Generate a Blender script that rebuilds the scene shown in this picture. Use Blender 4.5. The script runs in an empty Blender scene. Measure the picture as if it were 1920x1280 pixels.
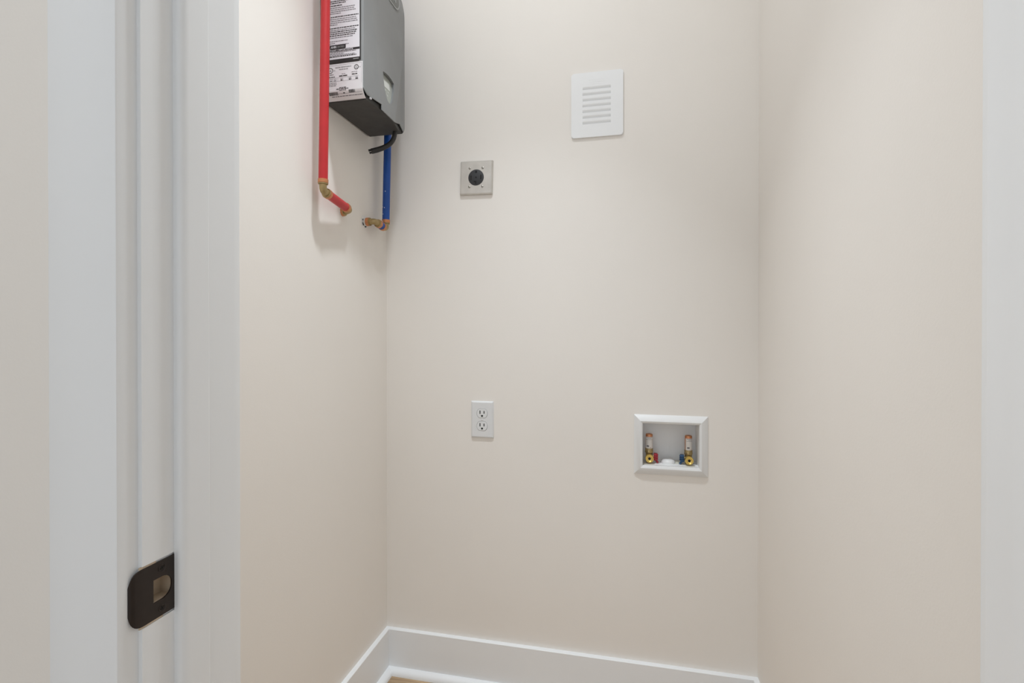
import bpy, bmesh, math, random
from mathutils import Vector, Matrix
random.seed(7)
S = bpy.context.scene
C = S.collection
PI = math.pi

# ------------------------------------------------------------------ camera
CH = 1.10                                   # lens height above the floor
F_PX, HOR = 948.0, 618.0                    # focal length and horizon row, 1920 x 1280 frame
YAW = math.atan(212 / F_PX)                 # the lens looks a little to the left of the back wall's normal
PITCH = math.radians(0.25)
cam_d = bpy.data.cameras.new('camera')
cam = bpy.data.objects.new('camera', cam_d); C.objects.link(cam)
cam_d.sensor_width = 36; cam_d.lens = F_PX / 1920 * 36
cam_d.shift_y = -((640 - HOR) - F_PX * math.tan(PITCH)) / 1920
cam_d.clip_start = 0.01
cam.location = (0, 0, CH)
cam.rotation_euler = (PI / 2 - PITCH, 0, YAW)
S.camera = cam

# ------------------------------------------------------------------ world, lamps, exposure
w = bpy.data.worlds.new('world'); S.world = w; w.use_nodes = True
LIGHT = (0.868, 0.937, 1.0)                 # the camera balanced its white on the cool lamps
w.node_tree.nodes['Background'].inputs[0].default_value = (*LIGHT, 1)
w.node_tree.nodes['Background'].inputs[1].default_value = 0.98
S.view_settings.view_transform = 'Standard'; S.view_settings.look = 'None'
S.view_settings.gamma = 1; S.view_settings.use_curve_mapping = False
S.view_settings.exposure = 0.05
CEIL = 2.75
CLOSET_LAMP = (-0.29, 0.85, 2.73)
HALL_LAMP = (-0.80, -0.20, 2.73)
def area(name, loc, power, size, spread=180):
    l = bpy.data.lights.new(name, 'AREA'); l.shape = 'DISK'; l.size = size; l.energy = power; l.color = LIGHT
    l.spread = math.radians(spread)
    o = bpy.data.objects.new(name, l); C.objects.link(o); o.location = (loc[0], loc[1], loc[2] - 0.034)
    return o
area('closet_lamp_glow', CLOSET_LAMP, 4.7, 0.11)             # diffuse glow of the fitting
area('closet_lamp_beam', CLOSET_LAMP, 4.0, 0.11, 68)         # what its reflector sends straight down
area('hall_lamp_glow', HALL_LAMP, 4.6, 0.30)

# ------------------------------------------------------------------ pixel helper (a pixel is a direction; the plane gives distance)
_s, _c = math.sin(YAW), math.cos(YAW)
def _ray(x, y):
    u = (x - 960) / F_PX
    return Vector((-_s + _c * u, _c + _s * u, (HOR - y) / F_PX))
def onX(x, y, X):
    r = _ray(x, y); r *= X / r.x; return Vector((r.x, r.y, r.z + CH))
def onY(x, y, Y):
    r = _ray(x, y); r *= Y / r.y; return Vector((r.x, r.y, r.z + CH))

# ------------------------------------------------------------------ materials
MATS = {}
def mat(name, col, rough=0.5, metal=0.0, noise=0.0, nscale=30, bump=0.0, bscale=200, emit=None, spec=0.5):
    if name in MATS: return MATS[name]
    m = bpy.data.materials.new(name); m.use_nodes = True
    nt = m.node_tree; b = nt.nodes['Principled BSDF']
    b.inputs['Base Color'].default_value = (*col, 1)
    b.inputs['Roughness'].default_value = rough; b.inputs['Metallic'].default_value = metal
    b.inputs['Specular IOR Level'].default_value = spec
    tc = nt.nodes.new('ShaderNodeTexCoord')
    if noise > 0:
        n = nt.nodes.new('ShaderNodeTexNoise'); n.inputs['Scale'].default_value = nscale; n.inputs['Detail'].default_value = 4
        nt.links.new(tc.outputs['Object'], n.inputs['Vector'])
        r = nt.nodes.new('ShaderNodeValToRGB')
        r.color_ramp.elements[0].position = 0.3; r.color_ramp.elements[1].position = 0.7
        r.color_ramp.elements[0].color = (*[c * (1 - noise) for c in col], 1)
        r.color_ramp.elements[1].color = (*[min(1, c * (1 + noise)) for c in col], 1)
        nt.links.new(n.outputs['Fac'], r.inputs['Fac']); nt.links.new(r.outputs['Color'], b.inputs['Base Color'])
    if bump > 0:
        n2 = nt.nodes.new('ShaderNodeTexNoise'); n2.inputs['Scale'].default_value = bscale; n2.inputs['Detail'].default_value = 3
        nt.links.new(tc.outputs['Object'], n2.inputs['Vector'])
        bp = nt.nodes.new('ShaderNodeBump'); bp.inputs['Strength'].default_value = bump; bp.inputs['Distance'].default_value = 0.001
        nt.links.new(n2.outputs['Fac'], bp.inputs['Height']); nt.links.new(bp.outputs['Normal'], b.inputs['Normal'])
    if emit:
        b.inputs['Emission Color'].default_value = (*emit[0], 1); b.inputs['Emission Strength'].default_value = emit[1]
    MATS[name] = m
    return m

M_WALL = mat('wall_paint', (0.868, 0.822, 0.768), 0.75, noise=0.012, nscale=2.5, bump=0.12, bscale=260, spec=0.3)
M_CEIL = mat('ceiling_paint', (0.85, 0.85, 0.84), 0.9, bump=0.1)
M_TRIM = mat('trim_paint', (0.88, 0.89, 0.90), 0.42, noise=0.01, nscale=6, bump=0.05, bscale=60)
M_PLASTIC = mat('white_plastic', (0.82, 0.82, 0.815), 0.38)
M_OUTLET = mat('outlet_plastic', (0.78, 0.78, 0.78), 0.35)
M_VENT = mat('vent_plastic', (0.87, 0.87, 0.87), 0.5, noise=0.01, nscale=20)
M_STEEL = mat('brushed_steel', (0.62, 0.60, 0.57), 0.38, 0.9, noise=0.05, nscale=40)
M_SCREW = mat('screw_steel', (0.36, 0.34, 0.30), 0.35, 0.9)
M_BLACK = mat('black_plastic', (0.050, 0.050, 0.053), 0.6, spec=0.3)
M_SLOT = mat('slot_black', (0.008, 0.008, 0.008), 0.8)
M_GREY = mat('heater_grey', (0.235, 0.238, 0.238), 0.45, noise=0.05, nscale=14, bump=0.05, bscale=300)
M_RIM = mat('badge_rim_grey', (0.36, 0.365, 0.36), 0.4)
M_BADGE = mat('badge_dark_grey', (0.15, 0.153, 0.145), 0.4)
M_DARK = mat('heater_charcoal', (0.05, 0.048, 0.045), 0.6, noise=0.15, nscale=30)
M_LABEL = mat('label_white', (0.80, 0.79, 0.83), 0.4)
M_LABEL2 = mat('rating_label_white', (0.80, 0.78, 0.80), 0.4)
M_INK = mat('print_black', (0.02, 0.019, 0.02), 0.5)
M_INKG = mat('print_grey', (0.20, 0.19, 0.21), 0.5)
M_PANEL = mat('panel_grey_green', (0.36, 0.375, 0.34), 0.4)
M_LCD = mat('lcd_grey', (0.62, 0.63, 0.60), 0.25)
M_BTN = mat('button_light', (0.58, 0.59, 0.56), 0.4)
M_RED = mat('red_pex', (0.54, 0.022, 0.027), 0.38, noise=0.06, nscale=25)
M_BLUE = mat('blue_pex', (0.003, 0.068, 0.34), 0.42, noise=0.08, nscale=25)
M_BRASS = mat('brass', (0.42, 0.32, 0.16), 0.42, 0.8, noise=0.12, nscale=60)
M_BRASSB = mat('bright_brass', (0.78, 0.56, 0.16), 0.28, 0.9, noise=0.08, nscale=60)
M_COPPER = mat('copper', (0.62, 0.27, 0.13), 0.38, 0.8, noise=0.12, nscale=90)
M_CABLE = mat('black_cable', (0.022, 0.021, 0.020), 0.5)
M_BRONZE = mat('oil_rubbed_bronze', (0.027, 0.019, 0.016), 0.40, 0.4, noise=0.1, nscale=60)
M_RAW = mat('raw_pine', (0.62, 0.50, 0.37), 0.8, noise=0.1, nscale=60)
M_FLECK = mat('paint_fleck', (0.8, 0.79, 0.77), 0.7)
M_PUTTY = mat('white_putty', (0.80, 0.78, 0.75), 0.8, bump=0.4, bscale=300)
M_VRED = mat('valve_red', (0.36, 0.015, 0.03), 0.35)
M_VBLUE = mat('valve_blue', (0.015, 0.07, 0.17), 0.35)
M_STICK = mat('arrester_sticker', (0.78, 0.74, 0.70), 0.5)
M_STICKR = mat('arrester_red_print', (0.55, 0.16, 0.10), 0.5)
M_LAMP = mat('lamp_diffuser', (0.9, 0.9, 0.9), 0.6, emit=(LIGHT, 2.0))

def wood():
    m = bpy.data.materials.new('oak_plank'); m.use_nodes = True; nt = m.node_tree; b = nt.nodes['Principled BSDF']
    tc = nt.nodes.new('ShaderNodeTexCoord'); mp = nt.nodes.new('ShaderNodeMapping'); mp.inputs['Scale'].default_value = (2.0, 28, 1)
    oi = nt.nodes.new('ShaderNodeObjectInfo'); ad = nt.nodes.new('ShaderNodeVectorMath'); ad.operation = 'ADD'
    nt.links.new(tc.outputs['Object'], mp.inputs['Vector']); nt.links.new(mp.outputs['Vector'], ad.inputs[0])
    sc = nt.nodes.new('ShaderNodeVectorMath'); sc.operation = 'SCALE'; sc.inputs['Scale'].default_value = 40
    cv = nt.nodes.new('ShaderNodeCombineXYZ'); nt.links.new(oi.outputs['Random'], cv.inputs[0]); nt.links.new(oi.outputs['Random'], cv.inputs[2])
    nt.links.new(cv.outputs[0], sc.inputs[0]); nt.links.new(sc.outputs[0], ad.inputs[1])
    n = nt.nodes.new('ShaderNodeTexNoise'); n.inputs['Scale'].default_value = 3; n.inputs['Detail'].default_value = 6; n.inputs['Distortion'].default_value = 0.6
    nt.links.new(ad.outputs[0], n.inputs['Vector'])
    r = nt.nodes.new('ShaderNodeValToRGB')
    r.color_ramp.elements[0].position = 0.3; r.color_ramp.elements[0].color = (0.29, 0.185, 0.10, 1)
    r.color_ramp.elements[1].position = 0.72; r.color_ramp.elements[1].color = (0.62, 0.44, 0.265, 1)
    nt.links.new(n.outputs['Fac'], r.inputs['Fac']); nt.links.new(r.outputs['Color'], b.inputs['Base Color'])
    b.inputs['Roughness'].default_value = 0.45
    return m
M_WOOD = wood()

# ------------------------------------------------------------------ mesh helpers
def obj(name, bm, m, parent=None, loc=None, smooth=None):
    me = bpy.data.meshes.new(name); bmesh.ops.recalc_face_normals(bm, faces=bm.faces[:]); bm.to_mesh(me); bm.free()
    me.materials.append(m)
    if smooth is not None:
        me.shade_smooth(); me.set_sharp_from_angle(angle=math.radians(smooth))
    o = bpy.data.objects.new(name, me); C.objects.link(o)
    if parent: o.parent = parent
    if loc: o.location = loc
    return o
def tag(o, label, cat, group=None):
    o['label'] = label; o['category'] = cat
    if group: o['group'] = group
    return o
def thing(name, label, cat, loc, group=None, rot=(0, 0, 0)):
    o = bpy.data.objects.new(name, None); C.objects.link(o); o.empty_display_size = 0.02
    o.location = loc; o.rotation_euler = rot
    return tag(o, label, cat, group)
def struct(name, bm, m, label=None, parent=None, smooth=None):
    o = obj(name, bm, m, parent, None, smooth)
    if not parent:
        o['kind'] = 'structure'
        if label: o['label'] = label; o['category'] = name.split('_')[0]
    return o
def NB(): return bmesh.new()
def box(bm, x0, x1, y0, y1, z0, z1, bev=0, seg=2):
    r = bmesh.ops.create_cube(bm, size=1)
    vs = r['verts']
    for v in vs:
        v.co = Vector((x0 + (v.co.x + .5) * (x1 - x0), y0 + (v.co.y + .5) * (y1 - y0), z0 + (v.co.z + .5) * (z1 - z0)))
    if bev > 0:
        es = list({e for v in vs for e in v.link_edges})
        bmesh.ops.bevel(bm, geom=es, offset=bev, segments=seg, affect='EDGES', profile=0.5)
    return bm
def prism(bm, pts, axis, a, b):
    """polygon pts (p,q) extruded along axis: X:(p,q)=(y,z)  Y:(x,z)  Z:(x,y)"""
    def P(p, q, t):
        return {'X': (t, p, q), 'Y': (p, t, q), 'Z': (p, q, t)}[axis]
    A = [bm.verts.new(P(p, q, a)) for p, q in pts]; B = [bm.verts.new(P(p, q, b)) for p, q in pts]
    n = len(pts)
    bm.faces.new(A); bm.faces.new(B[::-1])
    for i in range(n): bm.faces.new((A[i], B[i], B[(i + 1) % n], A[(i + 1) % n]))
    return bm
def frame_of(d):
    d = d.normalized(); up = Vector((0, 0, 1)) if abs(d.z) < 0.9 else Vector((0, 1, 0))
    a = d.cross(up).normalized(); return a, d.cross(a).normalized()
def tube(bm, pts, rad, seg=20, caps=True):
    pts = [Vector(p) for p in pts]; n = len(pts)
    rads = rad if isinstance(rad, (list, tuple)) else [rad] * n
    rings = []; a = None
    for i, p in enumerate(pts):
        d = (pts[min(i + 1, n - 1)] - pts[max(i - 1, 0)]).normalized()
        if a is None: a, _b = frame_of(d)
        else: a = (a - d * a.dot(d)).normalized()
        b = d.cross(a)
        rings.append([bm.verts.new(p + (a * math.cos(2 * PI * k / seg) + b * math.sin(2 * PI * k / seg)) * rads[i]) for k in range(seg)])
    for i in range(n - 1):
        for k in range(seg):
            bm.faces.new((rings[i][k], rings[i][(k + 1) % seg], rings[i + 1][(k + 1) % seg], rings[i + 1][k]))
    if caps: bm.faces.new(rings[0][::-1]); bm.faces.new(rings[-1])
    return bm
def lathe(bm, o, d, prof, seg=28):
    """prof: list of (distance along d, radius)"""
    o = Vector(o); d = Vector(d).normalized()
    return tube_prof(bm, [o + d * t for t, r in prof], [r for t, r in prof], d, seg)
def tube_prof(bm, ps, rs, d, seg):
    a, b = frame_of(d); rings = []
    for p, r in zip(ps, rs):
        r = max(r, 1e-5)
        rings.append([bm.verts.new(p + (a * math.cos(2 * PI * k / seg) + b * math.sin(2 * PI * k / seg)) * r) for k in range(seg)])
    for i in range(len(rings) - 1):
        for k in range(seg):
            bm.faces.new((rings[i][k], rings[i][(k + 1) % seg], rings[i + 1][(k + 1) % seg], rings[i + 1][k]))
    bm.faces.new(rings[0][::-1]); bm.faces.new(rings[-1])
    return bm
def bend(p0, p1, p2, r, n=8):
    """rounded corner at p1"""
    p0, p1, p2 = Vector(p0), Vector(p1), Vector(p2)
    a = p1 + (p0 - p1).normalized() * r; b = p1 + (p2 - p1).normalized() * r
    return [a * (1 - t) ** 2 + p1 * 2 * t * (1 - t) + b * t * t for t in [i / n for i in range(n + 1)]]
def cut(o, cbm):
    """real hole: boolean difference, applied, the cutter is deleted"""
    me = bpy.data.meshes.new('cutter'); bmesh.ops.recalc_face_normals(cbm, faces=cbm.faces[:]); cbm.to_mesh(me); cbm.free()
    k = bpy.data.objects.new('cutter', me); C.objects.link(k)
    par = o.parent; o.parent = None
    md = o.modifiers.new('b', 'BOOLEAN'); md.operation = 'DIFFERENCE'; md.object = k; md.solver = 'EXACT'
    bpy.context.view_layer.update()
    dg = bpy.context.evaluated_depsgraph_get()
    nm = bpy.data.meshes.new_from_object(o.evaluated_get(dg))
    o.modifiers.clear(); o.data = nm; o.parent = par
    bpy.data.objects.remove(k)
def rrect(cx, cz, w, h, r, n=5):
    out = []
    for sx, sz, a0 in ((1, 1, 0), (-1, 1, PI / 2), (-1, -1, PI), (1, -1, 1.5 * PI)):
        for i in range(n + 1):
            a = a0 + PI / 2 * i / n
            out.append((cx + sx * (w / 2 - r) + r * math.cos(a), cz + sz * (h / 2 - r) + r * math.sin(a)))
    return out
def circ(cx, cz, r, n=28): return [(cx + r * math.cos(2 * PI * i / n), cz + r * math.sin(2 * PI * i / n)) for i in range(n)]
def text_bm(body, height, wide=None, bold=0.0):
    """lettering as flat mesh; returns list of (u, v) polygons; u from 0, v from 0"""
    cu = bpy.data.curves.new('t', 'FONT'); cu.body = body; cu.size = 1.0; cu.fill_mode = 'FRONT'; cu.offset = bold; cu.resolution_u = 2
    t = bpy.data.objects.new('t', cu); C.objects.link(t)
    bpy.context.view_layer.update(); dg = bpy.context.evaluated_depsgraph_get()
    me = bpy.data.meshes.new_from_object(t.evaluated_get(dg))
    xs = [v.co.x for v in me.vertices]; ys = [v.co.y for v in me.vertices]
    x0, x1, y0, y1 = min(xs), max(xs), min(ys), max(ys)
    ky = height / (y1 - y0); kx = (wide / (x1 - x0)) if wide else ky
    polys = [[((me.vertices[i].co.x - x0) * kx, (me.vertices[i].co.y - y0) * ky) for i in p.vertices] for p in me.polygons]
    bpy.data.objects.remove(t); bpy.data.curves.remove(cu); bpy.data.meshes.remove(me)
    return polys

# ------------------------------------------------------------------ the room (metres; X along the back wall, Y into the closet)
XL, XR, YB = -0.755, 0.360, 1.5126          # closet walls
YF0, YF1 = 0.412, 0.541                     # hall face and closet face of the front wall
XJ, XJR = -0.476, 0.319                     # door jamb faces
DOOR_H = 2.05
HX0, HX1, HY0 = -1.35, 1.55, -1.75          # hall
T = 0.12

# floor: planks run along X
bm = NB(); box(bm, HX0 - T, HX1 + T, HY0 - T, YB + T, -0.06, -0.012)
floor = struct('floor', bm, mat('subfloor', (0.25, 0.2, 0.15), 0.9), 'brown wood plank floor running parallel to the back wall')
PW, PL = 0.178, 1.22
pbm = NB(); box(pbm, 0, PL - 0.0012, 0, PW - 0.0012, -0.012, 0, 0.0008, 1)
pme = bpy.data.meshes.new('plank'); pbm.to_mesh(pme); pbm.free(); pme.materials.append(M_WOOD)
y = YB - 0.012; row = 0
while y > HY0 - T:
    x = HX0 - T - [0.1, 0.75, 0.42, 0.98][row % 4]
    while x < HX1 + T:
        if x + PL > HX0 - T:
            p = bpy.data.objects.new('plank', pme); C.objects.link(p); p.parent = floor; p.location = (x, y - PW, 0)
        x += PL
    y -= PW; row += 1

bm = NB(); box(bm, HX0 - T, HX1 + T, HY0 - T, YB + T, CEIL, CEIL + 0.1)
struct('ceiling', bm, M_CEIL, 'flat white painted ceiling above closet and hall')

WBOX = (0.048, 0.206, CH - 0.393, CH - 0.266)   # washer box opening in the back wall
bm = NB(); box(bm, XL - T, XR + T, YB, YB + T, -0.02, CEIL)
wall_back = struct('wall_back', bm, M_WALL, 'plain warm white closet wall carrying the vent, sockets and valve box')
k = NB(); box(k, WBOX[0], WBOX[1], YB - 0.02, YB + 0.095, WBOX[2], WBOX[3]); cut(wall_back, k)
bm = NB(); box(bm, XL - T, XL, YF1, YB, -0.02, CEIL)
wall_left = struct('wall_left', bm, M_WALL, 'warm white closet side wall carrying the water heater')
bm = NB(); box(bm, XR, XR + T, YF1, YB, -0.02, CEIL)
struct('wall_right', bm, M_WALL, 'bare warm white closet side wall opposite the heater')
bm = NB()
box(bm, HX0, XJ - 0.019, YF0, YF1, -0.02, CEIL)
box(bm, XJR + 0.019, HX1, YF0, YF1, -0.02, CEIL)
box(bm, XJ - 0.019, XJR + 0.019, YF0, YF1, DOOR_H + 0.019, CEIL)
wall_front = struct('wall_front', bm, M_WALL, 'warm white hall wall around the closet doorway')
for nm, a in (('wall_hall_left', (HX0 - T, HX0, HY0 - T, YF1)), ('wall_hall_right', (HX1, HX1 + T, HY0 - T, YF1))):
    bm = NB(); box(bm, *a, -0.02, CEIL); struct(nm, bm, M_WALL, 'warm white hall wall outside the closet, ' + nm[10:] + ' of the doorway')

# baseboards with shoe moulding
BH, BT, SH = 0.137, 0.014, 0.019
def shoe_profile(): return [(0, 0), (SH, 0)] + [(SH * math.cos(a), SH * math.sin(a)) for a in [PI / 2 * i / 6 for i in range(1, 7)]]
def baseboard(name, kind, a, b, pos, sgn, label, ma=0, mb=0):
    """ma, mb = 1: that end is mitred into an inside corner"""
    def run(bm, prof):
        A, B = [], []
        for p, q in prof:
            u, v, wq = a + ma * p, b - mb * p, pos + sgn * p
            A.append(bm.verts.new((u, wq, q) if kind == 'back' else (wq, u, q))); B.append(bm.verts.new((v, wq, q) if kind == 'back' else (wq, v, q)))
        n = len(prof); bm.faces.new(A); bm.faces.new(B[::-1])
        for i in range(n): bm.faces.new((A[i], B[i], B[(i + 1) % n], A[(i + 1) % n]))
        return bm
    o = struct(name, run(NB(), [(0, 0), (BT, 0), (BT, BH - 0.0015), (BT - 0.0015, BH), (0, BH)]), M_TRIM, label)
    obj('shoe_moulding', run(NB(), [(BT + p, q) for p, q in shoe_profile()]), M_TRIM, o, smooth=40)
baseboard('baseboard_back', 'back', XL, XR, YB, -1, 'white baseboard with shoe moulding along the closet back wall', 1, 1)
baseboard('baseboard_left', 'side', YF1, YB, XL, 1, 'white baseboard with shoe moulding under the water heater wall', 0, 1)
baseboard('baseboard_right', 'side', YF1, YB, XR, -1, 'white baseboard with shoe moulding along the bare side wall', 0, 1)
baseboard('baseboard_hall_left', 'back', HX0, XJ - 0.092, YF0, -1, 'white hall baseboard beside the doorway casing')
baseboard('baseboard_hall_right', 'back', XJR + 0.092, HX1, YF0, -1, 'white hall baseboard on the far side of the doorway')

# door frame: jambs, stop, casings
MORT = (0.4275, 0.4525, CH - 0.2845, CH - 0.2560)      # latch hole y0,y1,z0,z1
bm = NB(); box(bm, XJ - 0.019, XJ, YF0 + 0.004, YF1, 0, DOOR_H + 0.019)
jamb = struct('trim_1', bm, M_TRIM, 'white door jamb that carries the dark strike plate')
k = NB(); box(k, XJ - 0.0022, XJ + 0.01, 0.39, 0.4585, CH - 0.3028, CH - 0.2400); cut(jamb, k)
k = NB(); box(k, XJ - 0.0175, XJ + 0.01, MORT[0], MORT[1], MORT[2], MORT[3]); cut(jamb, k)
bm = NB(); box(bm, XJR, XJR + 0.019, YF0, YF1, 0, DOOR_H + 0.019, 0.0012, 2)
jamb2 = struct('trim_2', bm, M_TRIM, 'plain white door jamb beside the bare closet wall')
bm = NB(); box(bm, XJ, XJR, YF0, YF1, DOOR_H, DOOR_H + 0.019, 0.0012, 2)
jamb3 = struct('trim_3', bm, M_TRIM, 'white head jamb over the closet doorway')
# door stop profile (x outwards from jamb, y): rounded front edge
ST0, ST1, STT = 0.453, 0.4905, 0.0115
def stop_prof(x, sg):
    pts = [(0, ST0), (0.004, ST0)] + [(0.0045 + (STT - 0.0045) * math.sin(a), ST0 + 0.010 * (1 - math.cos(a))) for a in [PI / 2 * i / 6 for i in range(7)]]
    pts += [(STT, ST1 - 0.002), (STT - 0.0015, ST1), (0, ST1)]
    return [(x + sg * p, q) for p, q in pts]
bm = NB(); prism(bm, stop_prof(XJ, 1), 'Z', 0, DOOR_H); obj('door_stop', bm, M_TRIM, jamb, smooth=35)
bm = NB(); prism(bm, stop_prof(XJR, -1), 'Z', 0, DOOR_H); obj('door_stop', bm, M_TRIM, jamb2, smooth=35)
bm = NB(); box(bm, XJ + STT, XJR - STT, ST0, ST1, DOOR_H - STT, DOOR_H, 0.002); obj('door_stop', bm, M_TRIM, jamb3)
CW, RV = 0.0855, 0.005
def casing(name, x0, x1, y0, y1, z0, z1, label):
    bm = NB(); f, k_ = (y0, y1) if y0 < YF0 else (y1, y0); e = 0.0022; sg = 1 if k_ > f else -1
    pts = [(x0, k_), (x0, f + sg * e), (x0 + e * 0.3, f + sg * e * 0.3), (x0 + e, f), (x1 - e, f), (x1 - e * 0.3, f + sg * e * 0.3), (x1, f + sg * e), (x1, k_)]
    if x1 - x0 < 0.2: prism(bm, pts, 'Z', z0, z1)
    else: box(bm, x0, x1, y0, y1, z0, z1, 0.001, 2)
    return struct(name, bm, M_TRIM, label, smooth=40)
casing('trim_4', XJ - RV - CW, XJ - RV, 0.394, YF0 + 0.004, 0, DOOR_H + RV, 'flat white hall casing beside the strike plate jamb')
casing('trim_5', XJR + RV, XJR + RV + CW, 0.394, YF0, 0, DOOR_H + RV, 'flat white hall casing beside the plain jamb')
casing('trim_6', XJ - RV - CW, XJR + RV + CW, 0.394, YF0, DOOR_H + RV, DOOR_H + RV + CW, 'flat white hall casing over the doorway')
casing('trim_7', XJ - RV - CW, XJ - RV, YF1, 0.5565, 0, DOOR_H + RV, 'white closet side casing behind the strike plate jamb')
casing('trim_8', XJR + RV, XR, YF1, 0.5565, 0, DOOR_H + RV, 'narrow white closet side casing against the bare wall')
casing('trim_9', XJ - RV - CW, XR, YF1, 0.5565, DOOR_H + RV, DOOR_H + RV + CW, 'white closet side casing over the doorway')

# ceiling lamps
def lamp(loc, r, label):
    t = thing('ceiling_light', label, 'ceiling light', loc)
    b = NB(); lathe(b, (0, 0, CEIL - loc[2]), (0, 0, -1), [(0, r), (0.012, r), (0.018, r - 0.012)]); obj('trim_ring', b, M_PLASTIC, t, smooth=40)
    b = NB(); lathe(b, (0, 0, CEIL - loc[2] - 0.018), (0, 0, -1), [(0, r - 0.013), (0.02, r - 0.013), (0.026, r - 0.022)]); obj('diffuser', b, M_LAMP, t, smooth=40)
lamp(CLOSET_LAMP, 0.085, 'small round flush light on the closet ceiling')
lamp(HALL_LAMP, 0.18, 'large round flush light on the hall ceiling')

# ------------------------------------------------------------------ water heater
HY0_, HY1_ = 1.1475, 1.407                  # near and far side
HB, HT = CH + 0.581, CH + 0.975             # bottom and top
XS, XFR = -0.646, -0.6335                   # cover seam, cover front
heater = thing('water_heater', 'grey tankless electric water heater hung on the closet side wall', 'water heater', (XL, (HY0_ + HY1_) / 2, HB))
ORG = Vector((XL, (HY0_ + HY1_) / 2, HB))
def hobj(name, bm, m, parent=heater, smooth=None):
    bmesh.ops.translate(bm, verts=bm.verts[:], vec=-ORG)
    return obj(name, bm, m, parent, None, smooth)
CHZ, CHY = 0.021, 0.017
def near_y(z):
    d = (HB + CHZ - z) / CHZ
    return HY0_ + (CHY * min(1, d) ** 2 if d > 0 else 0)
def far_y(z):
    d = (HB + CHZ - z) / CHZ
    return HY1_ - (0.012 * min(1, d) ** 2 if d > 0 else 0)
RT = 0.055
def y_range(z):
    a, b = near_y(z), far_y(z)
    if z > HT - RT:
        k = RT - math.sqrt(max(0, RT * RT - (z - HT + RT) ** 2)); a += k; b -= k
    return a, b
zs = [HB + CHZ * i / 6 for i in range(6)] + [HB + CHZ + (HT - RT - HB - CHZ) * i / 40 for i in range(40)] + [HT - RT + RT * math.sin(PI / 2 * i / 12) for i in range(13)]
prof = [(y_range(z)[0], z) for z in zs] + [(y_range(z)[1], z) for z in zs[::-1]]
bm = NB(); prism(bm, prof, 'X', XL + 0.006, XS)
hobj('housing', bm, M_DARK, smooth=35)
bm = NB(); box(bm, XL, XL + 0.006, HY0_ + 0.012, HY1_ - 0.012, HB + 0.012, HT - 0.03); hobj('mounting_plate', bm, M_SCREW)
# moulded front cover: a raised centre panel that narrows and stands prouder towards the bottom, with a lower tab
def creases(h): return 1.222 - h * 0.17, 1.304 + h * 0.36, 1.368 + h * 0.06
def cover_x(y, z):
    a, b = y_range(max(z, HB)); r = 0.006
    e = min(y - a, b - y, HT - z)
    x = -0.634 - 0.007 * (y - 1.15) / 0.25
    if e < r: x += -r + math.sqrt(max(0, r * r - (r - max(e, 0)) ** 2))
    h = max(0, z - HB)
    rise = 0.004 + 0.0095 * max(0, min(1, (0.27 - h) / 0.27))
    yl, yr, yf = creases(h); yf = min(yf, b - 0.006); yr = min(yr, yf - 0.010)
    k = max(0, min(1, (y - a - 0.004) / (yl - a - 0.004))) * max(0, min(1, (yf - y) / (yf - yr)))
    return x + rise * k * max(0, min(1, (HT - z) / 0.05))
def z_bot(y):
    if y < 1.2215: return HB + 0.0095
    if y < 1.304: return HB - 0.0045
    if y < 1.366: return HB - 0.0045 + 0.0205 * (y - 1.304) / 0.062
    return HB + 0.016 - 0.0175 * (y - 1.366) / 0.041
bm = NB(); grid = []; back = []
NY = 96; LOW = 7
for j, zn_ in enumerate(zs):
    a, b = y_range(zn_); h = zn_ - HB
    ys = [a + (b - a) * i / NY for i in range(NY + 1)]
    marks = list(creases(h))[:2] + [creases(h)[2]]
    if j < LOW: marks += [1.2212, 1.2216]
    used = set()
    for kx in sorted(marks):                               # snap grid columns to the crease lines
        i = min((q for q in range(2, NY - 1) if q not in used), key=lambda q: abs(ys[q] - kx)); used.add(i)
        if a + 0.003 < kx < b - 0.003: ys[i] = kx
    ys = sorted(ys)
    row, brow = [], []
    for yy in ys:
        z = zn_ if j >= LOW else z_bot(yy) + (zs[LOW] - z_bot(yy)) * j / LOW
        row.append(bm.verts.new((cover_x(yy, z), yy, z))); brow.append(bm.verts.new((XS if j >= LOW else max(XS, cover_x(yy, z) - 0.0022), yy, z)))
    grid.append(row); back.append(brow)
nz = len(zs)
for j in range(nz - 1):
    for i in range(NY):
        bm.faces.new((grid[j][i], grid[j][i + 1], grid[j + 1][i + 1], grid[j + 1][i])); bm.faces.new((back[j][i], back[j + 1][i], back[j + 1][i + 1], back[j][i + 1]))
    for i in (0, NY): bm.faces.new((back[j][i], grid[j][i], grid[j + 1][i], back[j + 1][i]))
for j in (0, nz - 1):
    for i in range(NY): bm.faces.new((back[j][i], back[j][i + 1], grid[j][i + 1], grid[j][i]))
cover = hobj('front_cover', bm, M_GREY, smooth=22)
# dark underside tray that closes the body behind the cover edge
bm = NB(); prism(bm, [(XL + 0.006, near_y(HB)), (XL + 0.006, far_y(HB) - 0.003), (-0.6600, far_y(HB) - 0.003), (-0.6460, 1.372), (-0.6300, 1.300), (-0.6300, 1.226), (-0.6370, near_y(HB) + 0.002)], 'Z', HB - 0.0012, HB + 0.0105); hobj('bottom_tray', bm, M_DARK)
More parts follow.
